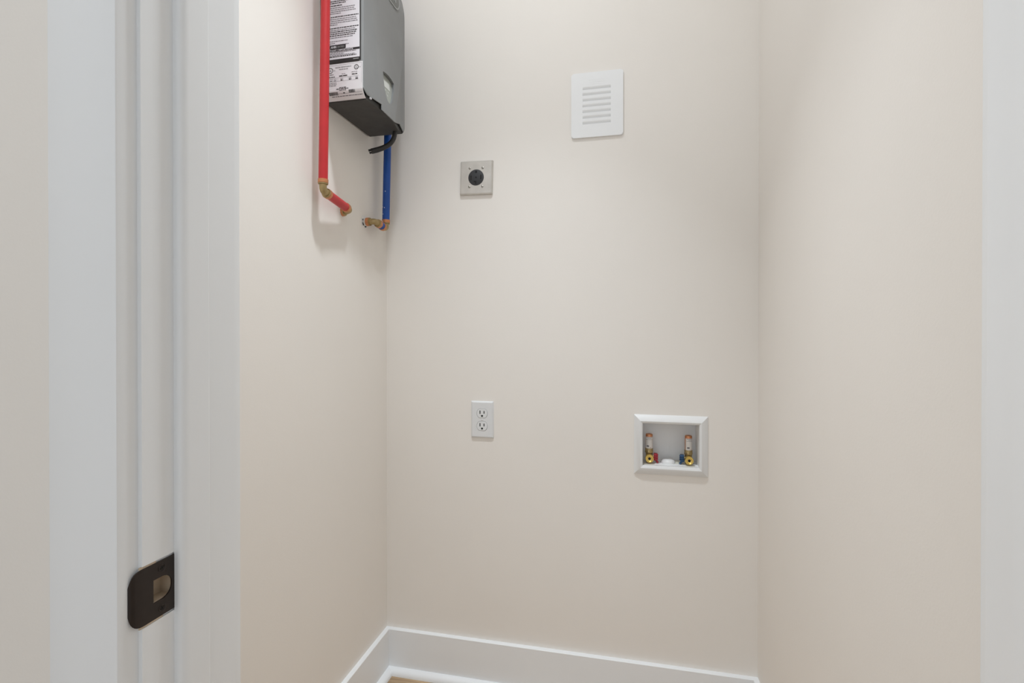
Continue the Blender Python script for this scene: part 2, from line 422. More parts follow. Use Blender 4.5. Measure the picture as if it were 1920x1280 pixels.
# display pocket
def zr(v): return CH + v
K_ = 0.9897
shield = [(p * K_, q * K_) for p, q in [(1.249, 0.692), (1.266, 0.6955), (1.283, 0.697), (1.300, 0.6955), (1.3175, 0.6905), (1.3165, 0.676), (1.312, 0.660), (1.305, 0.643),
          (1.296, 0.627), (1.289, 0.6215), (1.280, 0.6205), (1.271, 0.6235), (1.262, 0.635), (1.255, 0.652), (1.2505, 0.672)]]
k = NB(); prism(k, [(p - ORG.y, zr(q) - ORG.z) for p, q in shield], 'X', -0.6400 - ORG.x, -0.60 - ORG.x)
cut(cover, k)
cover.data.set_sharp_from_angle(angle=math.radians(22))
def pocket_x(q): return -0.6275 - 0.0085 * max(0, (q - 0.614) / 0.0757)
def on_panel(polys, name, m, parent, off, cen=None):
    bm = NB()
    for P in polys:
        A = [bm.verts.new((pocket_x(q) + off, p, zr(q))) for p, q in P]
        B = [bm.verts.new((pocket_x(q) - 0.001, p, zr(q))) for p, q in P]
        n = len(P); bm.faces.new(A); bm.faces.new(B[::-1])
        for i in range(n): bm.faces.new((A[i], B[i], B[(i + 1) % n], A[(i + 1) % n]))
    return hobj(name, bm, m, parent)
inset = [(1.270 + (p - 1.270) * 0.985, 0.652 + (q - 0.652) * 0.985) for p, q in shield]
on_panel([inset], 'display_panel', M_PANEL, cover, 0.0)
on_panel([[(p * K_, q * K_) for p, q in ((1.258, 0.6605), (1.299, 0.6605), (1.299, 0.681), (1.258, 0.681))]], 'display_screen', M_LCD, cover, 0.0006)
for p, q in ((1.270, 0.652), (1.287, 0.652), (1.279, 0.640)):
    on_panel([circ(p * K_, q * K_, 0.0024, 10)], 'button', M_BTN, cover, 0.0008)
# oval maker's badge near the top of the cover (only its end shows in the frame)
bz, by = 0.931, 1.274
bm = NB(); prism(bm, [(p, zr(q)) for p, q in rrect(by, bz, 0.150, 0.050, 0.0245, 8)], 'X', XFR - 0.004, XFR + 0.0012); hobj('badge_rim', bm, M_RIM, cover)
bm = NB(); prism(bm, [(p, zr(q)) for p, q in rrect(by, bz, 0.141, 0.041, 0.020, 8)], 'X', XFR - 0.003, XFR + 0.0018); badge = hobj('badge', bm, M_BADGE, cover)
bm = NB()
for p in (1.302, 1.311, 1.320): prism(bm, [(p, zr(bz - .011)), (p + .0035, zr(bz - .011)), (p + .0035, zr(bz + .008)), (p, zr(bz + .008))], 'X', XFR, XFR + 0.0026)
hobj('badge_emblem', bm, M_RIM, cover)
# small torn white tab under the cover edge
bm = NB(); box(bm, -0.6345, -0.6305, 1.176, 1.182, HB + 0.0055, HB + 0.0095); hobj('torn_tab', bm, M_LABEL, cover)

# labels on the near side: flat print on a face that curls under at the bottom
def lab_pt(x, z, off): return (x, near_y(z) - off, z)
def lab_sheet(x0, x1, z0, z1, name, m, off, parent=heater, r=0.003):
    pts_z = sorted({z0, z1, *[HB + CHZ * i / 8 for i in range(9) if z0 < HB + CHZ * i / 8 < z1]})
    bm = NB(); rows = []
    for z in pts_z: rows.append([bm.verts.new(lab_pt(x, z, o)) for x, o in ((x0, off), (x1, off), (x1, -0.0004), (x0, -0.0004))])
    for j in range(len(rows) - 1):
        for i in range(4): bm.faces.new((rows[j][i], rows[j][(i + 1) % 4], rows[j + 1][(i + 1) % 4], rows[j + 1][i]))
    bm.faces.new(rows[0]); bm.faces.new(rows[-1][::-1])
    return hobj(name, bm, m, parent, 60)
def add_poly(bm, P, off): bm.faces.new([bm.verts.new(lab_pt(x, z, off)) for x, z in P])
def bar(bm, x0, x1, z0, z1, off):
    n = 1 if z0 > HB + CHZ else 3
    for i in range(n):
        a, b = z0 + (z1 - z0) * i / n, z0 + (z1 - z0) * (i + 1) / n
        add_poly(bm, [(x0, a), (x1, a), (x1, b), (x0, b)], off)
def words(bm, x0, x1, z, h, off, rng, wmin=0.0025, wmax=0.009, gap=0.0011):
    x = x0
    while x < x1 - 0.001:
        l = min(rng.uniform(wmin, wmax), x1 - x); bar(bm, x, x + l, z, z + h, off); x += l + gap
def letters(bm, body, x0, z0, h, wide, off, bold=0.0):
    for P in text_bm(body, h, wide, bold): add_poly(bm, [(x0 + u, z0 + v) for u, v in P], off)
rng = random.Random(3)
WX0, WX1 = -0.752, -0.6415
warn = lab_sheet(WX0, WX1, zr(0.671), zr(0.93), 'warning_label', M_INK, 0.0006)
warn['label'] = 'black edged white instruction label with dense print'
lab_sheet(WX0 + 0.003, -0.6445, zr(0.6795), zr(0.925), 'label_sheet', M_LABEL, 0.0009, warn)
O = 0.0012
bk, gy = NB(), NB()
xa, xb = -0.748, -0.647
z = zr(0.8530)
# paragraphs read from the photograph: (lines, end fraction of each, heavy)
paras = [(0.892, [(1, 1), (0.9, 1)], 1), (0.877, [(.97, 0), (.8, 0), (.92, 0)], 0), (0.8235, [(1.0, 1), (.65, 1)], 1), (0.8125, [(.55, 1)], 1), (0.8072, [(.9, 0), (.88, 0), (.92, 0), (.52, 0)], 0),
         (0.7842, [(1.0, 1)], 1), (0.7790, [(.93, 0), (.95, 0), (.97, 0), (.42, 0)], 0),
         (0.7560, [(1.0, 1), (.9, 0), (.96, 1), (.93, 1), (.9, 1), (.85, 0)], 0), (0.7235, [(.7, 0), (.35, 0), (.74, 0), (.35, 0)], 0),
         (0.6955, [(.93, 0), (.6, 0), (.9, 0), (.94, 1)], 0)]
for zt, lines, _h in paras:
    for i, (fr, hv) in enumerate(lines):
        zz = zr(zt) - i * (0.0047 if zt > 0.70 else 0.0036)
        words(bk if hv else gy, xa, xa + (xb - xa) * fr, zz, 0.0022 if hv else 0.0017, O, rng)
# pictogram and the two small text blocks beside it, near the top of the visible part
for j in range(5):
    words(gy, -0.733, -0.712, zr(0.846) - j * 0.0042 + 0.004, 0.0017, O, rng)
    words(gy, -0.668, -0.649, zr(0.848) - j * 0.0042 + 0.006, 0.0017, O, rng)
for P in [circ(-0.683, zr(0.850), 0.0088, 20)]: add_poly(bk, P, O)
wt = NB(); add_poly(wt, circ(-0.6845, zr(0.8515), 0.0058, 16), O + 0.0003)
# certification mark and the black heading strip
add_poly(bk, [(p, q) for p, q in rrect(-0.7045, zr(0.7095), 0.044, 0.0105, 0.002, 3)], O)
letters(wt, 'AHRI', -0.7240, zr(0.7068), 0.0058, 0.0155, O + 0.0003, 0.02)
gl = NB(); letters(gl, 'CERTIFIED', -0.7065, zr(0.7072), 0.0046, 0.0205, O + 0.0003)
bar(bk, WX0 + 0.003, -0.6445, zr(0.6985), zr(0.7038), O)
letters(wt, 'IMPORTANT / IMPORTANTE', -0.7445, zr(0.6993), 0.0038, 0.082, O + 0.0003, 0.015)
bar(gl, -0.662, -0.647, zr(0.6742), zr(0.6762), O)
for nm, b, m in (('print', bk, M_INK), ('print', gy, M_INKG), ('print', wt, M_LABEL), ('print', gl, M_RIM)): hobj(nm, b, m, warn)['kind'] = 'stuff'

# rating label, wraps under the curled edge
RX0, RX1 = -0.750, -0.6365
rate = lab_sheet(RX0, RX1, HB + 0.001, zr(0.6675), 'rating_label', M_LABEL2, 0.0007)
rate['label'] = 'white rating plate label with barcodes'
bk, gy = NB(), NB(); O = 0.0010
fx0, fx1, fz0, fz1 = RX0 + 0.004, RX1 - 0.0025, HB + 0.012, zr(0.6645)
for a in ((fx0, fx1, fz1 - 0.0005, fz1), (fx0, fx1, fz0, fz0 + 0.0005), (fx0, fx0 + 0.0004, fz0, fz1), (fx1 - 0.0004, fx1, fz0, fz1)): bar(gy, *a, O)
def ring(bm, x, zc, r0, r1, n=22):
    for i in range(n):
        a, b = 2 * PI * i / n, 2 * PI * (i + 1) / n
        add_poly(bm, [(x + r0 * math.cos(a), zc + r0 * math.sin(a)), (x + r1 * math.cos(a), zc + r1 * math.sin(a)), (x + r1 * math.cos(b), zc + r1 * math.sin(b)), (x + r0 * math.cos(b), zc + r0 * math.sin(b))], O)
ring(bk, -0.7255, zr(0.6520), 0.0058, 0.0072); letters(bk, 'UL', -0.7287, zr(0.6495), 0.005, 0.0064, O); letters(bk, 'US', -0.7170, zr(0.6500), 0.0026, 0.005, O)
ring(bk, -0.6535, zr(0.6545), 0.0046, 0.0062); letters(bk, 'UL', -0.6562, zr(0.6522), 0.0044, 0.0056, O); letters(bk, 'US', -0.6465, zr(0.6525), 0.0022, 0.0045, O)
letters(bk, 'ELECTRIC INSTANTANEOUS', -0.7115, zr(0.6566), 0.0030, 0.044, O, 0.01)
letters(bk, 'WATER HEATER', -0.7015, zr(0.6512), 0.0028, 0.025, O, 0.01)
words(gy, -0.731, -0.716, zr(0.6405), 0.0016, O, rng); words(gy, -0.694, -0.684, zr(0.6405), 0.0013, O, rng); words(gy, -0.667, -0.651, zr(0.6425), 0.0013, O, rng)
words(bk, -0.730, -0.713, zr(0.6345), 0.0019, O, rng); words(bk, -0.701, -0.678, zr(0.6350), 0.0026, O, rng, .006, .012); words(bk, -0.666, -0.651, zr(0.6365), 0.0024, O, rng, .006, .012)
for zz in (0.6325, 0.6235): bar(gy, fx0 + 0.003, fx1 - 0.008, zr(zz), zr(zz) + 0.0004, O)
for x in (-0.735, -0.720, -0.705, -0.676, -0.670): bar(gy, x, x + 0.0004, zr(0.6235), zr(0.632), O)
for x, h in ((-0.724, 0), (-0.713, 0), (-0.694, 1), (-0.671, 1), (-0.653, 1)):
    words(gy, x - 0.003, x + 0.004, zr(0.6292), 0.0012, O, rng); words(bk if h else gy, x - 0.003, x + 0.004, zr(0.6248), 0.0026 if h else 0.0018, O, rng, .003, .008)
for j in range(3): words(gy, -0.731, -0.708, zr(0.6195) - j * 0.0034, 0.0013, O, rng)
words(bk, -0.701, -0.682, zr(0.6065), 0.0017, O, rng); words(bk, -0.709, -0.674, zr(0.6030), 0.0021, O, rng); words(bk, -0.701, -0.682, zr(0.5999), 0.0014, O, rng)
def barcode(bm, x0, x1, z0, z1):
    x = x0
    while x < x1:
        l = rng.choice((0.0004, 0.0007, 0.0011)); bar(bm, x, min(x + l, x1), z0, z1, O); x += l + rng.choice((0.0004, 0.0006))
barcode(bk, -0.730, -0.706, HB + 0.0100, HB + 0.0165); barcode(bk, -0.675, -0.658, HB + 0.0125, HB + 0.0190)
words(bk, -0.691, -0.685, HB + 0.0125, 0.0018, O, rng)
words(gy, -0.725, -0.640, HB + 0.0070, 0.0014, O, rng)
for nm, b, m in (('print', bk, M_INK), ('print', gy, M_INKG)): hobj(nm, b, m, rate)['kind'] = 'stuff'

# stub of the power cable hanging from the underside
cp = [onY(741.5, 236, 1.372), onY(741, 249, 1.372), onY(738, 261, 1.370), onY(731, 270.5, 1.365), onY(721, 276.5, 1.358), onY(709, 281, 1.350), onY(697, 284, 1.342)]
def smooth_path(P, n=5):
    out = []
    for i in range(len(P) - 1):
        p0, p1, p2, p3 = P[max(i - 1, 0)], P[i], P[i + 1], P[min(i + 2, len(P) - 1)]
        for j in range(n):
            t = j / n
            out.append(0.5 * ((2 * p1) + (p2 - p0) * t + (2 * p0 - 5 * p1 + 4 * p2 - p3) * t * t + (3 * p1 - p0 - 3 * p2 + p3) * t ** 3))
    return out + [P[-1]]
sp = smooth_path(cp)
bm = NB(); tube(bm, sp, [0.0062 + 0.0016 * i / len(sp) for i in range(len(sp))], 14); cable = hobj('power_cable', bm, M_CABLE, smooth=50)
d = (sp[-1] - sp[-2]).normalized()
for dz, l in ((0.0042, 0.009), (-0.0038, 0.006)):
    q = sp[-1] + Vector((0, 0, dz)) - d * 0.004
    bm = NB(); tube(bm, [q, q + d * (l + 0.004)], 0.0030, 10); hobj('wire_end', bm, M_CABLE, cable, 50)

# ------------------------------------------------------------------ water pipes
PR = 0.0111
def pipe_set(name, label, color, P, cat='water pipe', mcol=M_RED, mend=None):
    """P: top, corner1, corner2, wall point"""
    top, c1, c2, wl = P
    t = thing(name, label, cat, wl)
    org = Vector(wl)
    def po(nm, bm, m):
        bmesh.ops.translate(bm, verts=bm.verts[:], vec=-org); return obj(nm, bm, m, t, None, 45)
    er = 0.017                                # elbow reach from the corner to the crimped end
    def seg(a, b, ea, eb):
        d = (b - a).normalized(); A = a + d * ea; B = b - d * eb
        bm = NB(); tube(bm, [A, B], PR, 24); po('pipe_run', bm, mcol)
        return d, A, B
    def ringat(p, d):
        bm = NB(); lathe(bm, p - d * 0.005, d, [(0, PR), (0.0003, PR + 0.0012), (0.0094, PR + 0.0012), (0.0097, PR)], 24); po('crimp_ring', bm, M_COPPER)
    d1, A1, B1 = seg(top, c1, 0, er)
    d2, A2, B2 = seg(c1, c2, er, er)
    d3 = (wl - c2).normalized()
    L3 = (wl - c2).length
    W = wl + d3 * 0.02
    bm = NB(); tube(bm, [c2 + d3 * er, W], PR, 24); po('pipe_run', bm, mend or mcol)
    ringat(B1 - d1 * 0.0055, d1); ringat(A2 + d2 * 0.0055, d2); ringat(B2 - d2 * 0.0055, d2); ringat(c2 + d3 * (er + 0.0055), d3)
    def elbow(pa, c, pb, da, db):
        path = [c - da * (er - 0.001)] + bend(c - da * er, c, c + db * er, 0.011) + [c + db * (er - 0.001)]
        rr = [0.0088] * len(path)
        bm = NB(); tube(bm, path, rr, 22)
        e = po('elbow', bm, M_BRASS)
        for q, dd in ((c - da * er, da), (c + db * er, -db)):
            bm = NB(); lathe(bm, q - dd * 0.001, dd, [(0, 0.0112), (0.0005, 0.0118), (0.0026, 0.0118), (0.003, 0.0095)], 22)
            bmesh.ops.translate(bm, verts=bm.verts[:], vec=-org); obj('collar', bm, M_BRASS, e, None, 45)
    elbow(B1, c1, A2, d1, d2); elbow(B2, c2, W, d2, d3)
    return t, po
XP = XL + 0.036
r_w = onX(641.5, 397.5, XL)
r_c2 = onY(656.5, 394.5, r_w.y)
r_c1 = onX(606, 357.5, XP)
r_top = onX(611.5, 0, XP + 0.007); r_top = r_c1 + (r_top - r_c1) * 1.55
pipe_set('hot_water_pipe', 'red plastic water pipe with brass elbows running down beside the heater', 'red', (r_top, r_c1, r_c2, r_w), mcol=M_RED)
b_w = onX(683.5, 416.5, XL)
b_c2 = onY(703.5, 415.0, b_w.y)
b_c1 = onX(723.5, 429.0, XL + 0.034)
b_top = onX(727.5, 250, XL + 0.038); b_top = b_c1 + (b_top - b_c1) * 3.2
bt, bpo = pipe_set('cold_water_pipe', 'blue plastic water pipe with paint flecks rising behind the heater', 'blue', (b_top, b_c1, b_c2, b_w), mcol=M_BLUE, mend=M_FLECK)
for px, py, r in ((724.2, 359.5, 0.0014), (722.5, 390, 0.0013), (719.6, 389, 0.0010), (720.0, 402, 0.0011), (719.2, 415, 0.0014)):
    dirv = (b_top - b_c1).normalized()
    cpt = onX(px, py, b_c1.x + 0.0095)
    bm = NB(); bmesh.ops.create_icosphere(bm, subdivisions=1, radius=r); 
    for v in bm.verts: v.co = Vector((v.co.x * 0.6, v.co.y, v.co.z * 1.4)) + cpt + Vector((0.0, -0.0055, 0))
    bpo('paint_fleck', bm, M_FLECK)
# ragged patched holes in the wall where the pipes come out
for ctr, r0, gap in ((r_w, 0.015, False), (b_w, 0.021, True)):
    bm = NB(); n = 22; rg = random.Random(5 if gap else 9)
    ro = [r0 * rg.uniform(0.85, 1.12) for _ in range(n)]
    inner = [bm.verts.new((XL + 0.0022, ctr.y + 0.0118 * math.cos(2 * PI * i / n), ctr.z + 0.0118 * math.sin(2 * PI * i / n))) for i in range(n)]
    outer = [bm.verts.new((XL - 0.0004, ctr.y + ro[i] * math.cos(2 * PI * i / n), ctr.z + ro[i] * math.sin(2 * PI * i / n))) for i in range(n)]
    for i in range(n): bm.faces.new((inner[i], outer[i], outer[(i + 1) % n], inner[(i + 1) % n]))
    patch = obj('wall_patch', bm, M_PUTTY, wall_left)
    if gap:
        for a0, a1, rr in ((190, 235, 0.0150), (255, 300, 0.0140), (150, 172, 0.0150)):
            bm = NB(); A = []; B = []
            for i in range(6):
                a = math.radians(a0 + (a1 - a0) * i / 5); wdt = 0.0016 * math.sin(PI * i / 5) + 0.0003
                A.append(bm.verts.new((XL + 0.0036, ctr.y + (rr - wdt) * math.cos(a), ctr.z + (rr - wdt) * math.sin(a))))
                B.append(bm.verts.new((XL + 0.0030, ctr.y + (rr + wdt) * math.cos(a), ctr.z + (rr + wdt) * math.sin(a))))
            for i in range(5): bm.faces.new((A[i], B[i], B[i + 1], A[i + 1]))
            obj('wall_crack', bm, M_SLOT, wall_left)

# ------------------------------------------------------------------ louvred vent cover (on the back wall)
vx0, vx1, vz0, vz1 = -0.1567, -0.0058, CH + 0.5677, CH + 0.7580
vent = thing('wall_vent', 'white plastic louvred vent cover high on the back wall', 'vent', ((vx0 + vx1) / 2, YB, vz0))
vo = Vector(vent.location)
VT = 0.006
def lob(nm, bm, m, par, o, smooth=None):
    bmesh.ops.translate(bm, verts=bm.verts[:], vec=-o); return obj(nm, bm, m, par, None, smooth)
bm = NB(); prism(bm, rrect((vx0 + vx1) / 2, (vz0 + vz1) / 2, vx1 - vx0, vz1 - vz0, 0.007), 'Y', YB - VT, YB)
bmesh.ops.bevel(bm, geom=[e for e in bm.edges if all(abs(v.co.y - YB + VT) < 1e-5 for v in e.verts)], offset=0.0014, segments=2, affect='EDGES')
plate = lob('cover_plate', bm, M_VENT, vent, vo, 30)
sx0, sx1 = -0.1230, -0.0413; k = NB()
cents = [CH + 0.7115 - 0.0169 * i for i in range(7)]
for zc in cents: box(k, sx0 - vo.x, sx1 - vo.x, -VT - 0.004, -0.0008, zc - 0.0040 - vo.z, zc + 0.0040 - vo.z)
cut(plate, k)
for zc in cents:
    bm = NB(); prism(bm, [(YB - VT + 0.0002, zc + 0.0040), (YB - VT + 0.0007, zc + 0.0022), (YB - VT + 0.0018, zc), (YB - 0.0026, zc - 0.0022), (YB - 0.0008, zc - 0.0040), (YB - 0.0004, zc - 0.0040), (YB - 0.0004, zc + 0.0040)], 'X', sx0, sx1)
    lob('louver', bm, M_VENT, vent, vo)
bm = NB(); rg = random.Random(4)
for j, (a, b) in enumerate(((-0.105, -0.058), (-0.103, -0.058), (-0.101, -0.068))):
    x = a
    while x < b:
        l = rg.uniform(0.004, 0.011); box(bm, x, min(x + l, b), YB - VT - 0.0003, YB - VT, CH + 0.7345 - j * 0.006, CH + 0.7370 - j * 0.006); x += l + 0.002
lob('embossed_text', bm, M_VENT, vent, vo)['kind'] = 'stuff'

# ------------------------------------------------------------------ dryer receptacle
rx, rz = -0.4502, CH + 0.4707
rec = thing('dryer_socket', 'square steel wall plate with round black four slot dryer socket', 'socket', (rx, YB, rz), rot=(0, math.radians(1.4), 0))
RW = 0.1045; RD = 0.009
bm = NB()
o4 = [(-RW / 2, -RW / 2), (RW / 2, -RW / 2), (RW / 2, RW / 2), (-RW / 2, RW / 2)]
lv = [(0, 1.0), (-0.005, 1.0), (-RD, 0.945)]
rows = [[bm.verts.new((p * s_, yy, q * s_)) for p, q in o4] for yy, s_ in lv]
for j in range(2):
    for i in range(4): bm.faces.new((rows[j][i], rows[j][(i + 1) % 4], rows[j + 1][(i + 1) % 4], rows[j + 1][i]))
bm.faces.new(rows[0]); bm.faces.new(rows[-1][::-1])
bmesh.ops.bevel(bm, geom=[e for e in bm.edges if all(abs(v.co.y + RD) < 1e-6 for v in e.verts) or abs(e.verts[0].co.y - e.verts[1].co.y) > 0.003], offset=0.0012, segments=2, affect='EDGES')
rp = obj('wall_plate', bm, M_STEEL, rec, smooth=30)
k = NB(); prism(k, circ(0, 0, 0.0250, 40), 'Y', -RD - 0.01, -RD + 0.006); cut(rp, k)
bm = NB(); lathe(bm, (0, -RD + 0.006, 0), (0, -1, 0), [(0, 0.0246), (0.0058, 0.0246), (0.0066, 0.0236)], 40); face = obj('socket_face', bm, M_BLACK, rec, smooth=40)
fy = -RD - 0.0007
def slotbox(x0, x1, z0, z1):
    bm = NB(); box(bm, x0, x1, fy - 0.0002, fy + 0.003, z0, z1); obj('slot', bm, M_SLOT, face)
slotbox(-0.0178, -0.0140, -0.0075, 0.0062); slotbox(0.0137, 0.0175, -0.0060, 0.0080)
bm = NB(); prism(bm, [(-0.007, -0.0105), (0.0015, -0.0105), (0.0015, -0.0200), (-0.0022, -0.0200), (-0.0022, -0.0145), (-0.007, -0.0145)], 'Y', fy - 0.0002, fy + 0.003); obj('slot', bm, M_SLOT, face)
bm = NB(); prism(bm, rrect(0, 0.0172, 0.0065, 0.0075, 0.0028), 'Y', fy - 0.0002, fy + 0.003); obj('slot', bm, M_SLOT, face)
bm = NB(); prism(bm, circ(0, 0, 0.0026, 14), 'Y', fy - 0.0002, fy + 0.003); obj('slot', bm, M_SLOT, face)
for sx, sz in ((-1, -1), (-1, 1), (1, -1), (1, 1)):
    bm = NB(); lathe(bm, (sx * 0.0208, -RD, sz * 0.0285), (0, -1, 0), [(-0.001, 0.0036), (0.0008, 0.0036), (0.0017, 0.0022), (0.0019, 0.0)], 16); obj('screw', bm, M_SCREW, rec, smooth=40)

# ------------------------------------------------------------------ duplex outlet
ox0, ox1, oz0, oz1 = -0.4678, -0.3960, CH - 0.3352, CH - 0.2214
out = thing('wall_outlet', 'white duplex power outlet low on the back wall', 'outlet', ((ox0 + ox1) / 2, YB, (oz0 + oz1) / 2))
w2, h2 = (ox1 - ox0) / 2, (oz1 - oz0) / 2
bm = NB()
rows = [[bm.verts.new((p * w2 - 0 + (-1 if p > 0 else 1) * i_, yy, q * h2 + (-1 if q > 0 else 1) * i_)) for p, q in ((-1, -1), (1, -1), (1, 1), (-1, 1))] for yy, i_ in ((0, 0), (-0.0022, 0), (-0.0058, 0.0038))]
for j in range(2):
    for i in range(4): bm.faces.new((rows[j][i], rows[j][(i + 1) % 4], rows[j + 1][(i + 1) % 4], rows[j + 1][i]))
bm.faces.new(rows[0]); bm.faces.new(rows[-1][::-1])
bmesh.ops.bevel(bm, geom=[e for e in bm.edges if all(v.co.y < -0.001 for v in e.verts)], offset=0.0007, segments=2, affect='EDGES')
op = obj('wall_plate', bm, M_OUTLET, out, smooth=30)
def duplex(cz, r):
    hl = 0.0143 * r / 0.0172; a = math.asin(hl / r)
    pts = [(r * math.cos(t), cz + r * math.sin(t)) for t in [-a + 2 * a * i / 10 for i in range(11)]]
    return pts + [(-x, 2 * cz - z) for x, z in pts]
k = NB()
for cz in (0.0195, -0.0195): prism(k, duplex(cz, 0.0177), 'Y', -0.02, -0.001)
cut(op, k)
for cz in (0.0195, -0.0195):
    bm = NB(); prism(bm, duplex(cz, 0.0170), 'Y', -0.0066, -0.0005)
    bmesh.ops.bevel(bm, geom=[e for e in bm.edges if all(v.co.y < -0.006 for v in e.verts)], offset=0.0007, segments=2, affect='EDGES')
    fc = obj('socket_face', bm, M_OUTLET, out, smooth=30)
    for x0, x1, hh in ((-0.0080, -0.0050, 0.0050), (0.0050, 0.0078, 0.0042)):
        bm = NB(); box(bm, x0, x1, -0.0068, -0.004, cz + 0.0035 - hh, cz + 0.0035 + hh); obj('slot', bm, M_SLOT, fc)
    bm = NB(); prism(bm, [(0.0030, cz - 0.0052), (-0.0030, cz - 0.0052)] + [(-0.0030 * math.cos(t), cz - 0.0080 - 0.0030 * math.sin(t)) for t in [PI * i / 8 for i in range(9)]], 'Y', -0.0068, -0.004); obj('slot', bm, M_SLOT, fc)
bm = NB(); lathe(bm, (0, -0.0058, 0), (0, -1, 0), [(-0.0005, 0.0034), (0.0006, 0.0034), (0.0011, 0.0024)], 16); obj('screw', bm, M_OUTLET, out, smooth=40)

# ------------------------------------------------------------------ washing machine outlet box
bx0, bx1, bz0, bz1 = 0.0258, 0.2287, CH - 0.4168, CH - 0.2454
wb = thing('washer_outlet_box', 'white plastic washing machine valve box set into the back wall', 'outlet box', ((bx0 + bx1) / 2, YB, bz0))
wo = Vector(wb.location)
ix0, ix1, iz0, iz1 = 0.0500, 0.2040, CH - 0.3905, CH - 0.2690
BD = YB + 0.068
bm = NB()
def rect(x0, x1, z0, z1, y): return [bm.verts.new(v) for v in ((x0, y, z0), (x1, y, z0), (x1, y, z1), (x0, y, z1))]
def lerp_rect(t, y, shrink=0):
    return rect(bx0 + (ix0 - bx0) * t, bx1 + (ix1 - bx1) * t, bz0 + (iz0 - bz0) * t, bz1 + (iz1 - bz1) * t, y)
rs = [lerp_rect(0, YB), lerp_rect(0, YB - 0.0022), lerp_rect(0.10, YB - 0.0045), lerp_rect(0.66, YB - 0.0125), lerp_rect(0.74, YB - 0.0130), lerp_rect(0.95, YB - 0.0110), lerp_rect(1.0, YB - 0.0085), lerp_rect(1.0, YB)]
for j in range(len(rs) - 1):
    for i in range(4): bm.faces.new((rs[j][i], rs[j][(i + 1) % 4], rs[j + 1][(i + 1) % 4], rs[j + 1][i]))
for i in range(4): bm.faces.new((rs[-1][i], rs[-1][(i + 1) % 4], rs[0][(i + 1) % 4], rs[0][i]))
lob('bevelled_frame', bm, M_PLASTIC, wb, wo, 20)
bm = NB()
A = rect(ix0, ix1, iz0, iz1, YB - 0.001); B = rect(ix0, ix1, iz0, iz1, BD); e = 0.0015
A2 = rect(ix0 - e, ix1 + e, iz0 - e, iz1 + e, YB - 0.001); B2 = rect(ix0 - e, ix1 + e, iz0 - e, iz1 + e, BD + e)
for i in range(4):
    q = (i + 1) % 4
    bm.faces.new((A[i], A[q], B[q], B[i])); bm.faces.new((A2[i], B2[i], B2[q], A2[q])); bm.faces.new((A[i], A2[i], A2[q], A[q]))
bm.faces.new(B); bm.faces.new(B2[::-1])
lob('recess_box', bm, mat('box_plastic', (0.90, 0.90, 0.895), 0.5), wb, wo)
# drain knock-out: low domed cap and a short collar on the floor of the box
bm = NB(); lathe(bm, (0.1235, YB + 0.034, iz0), (0, 0, 1), [(0, 0.0200), (0.006, 0.0198), (0.0105, 0.0165), (0.0125, 0.0100), (0.013, 0.0)], 28); lob('drain_cap', bm, M_PLASTIC, wb, wo, 50)
bm = NB(); lathe(bm, (0.1500, YB + 0.040, iz0), (0, 0, 1), [(0, 0.0120), (0.0045, 0.0120), (0.0055, 0.0100)], 20); lob('drain_collar', bm, mat('cream_plastic', (0.72, 0.70, 0.60), 0.5), wb, wo, 40)

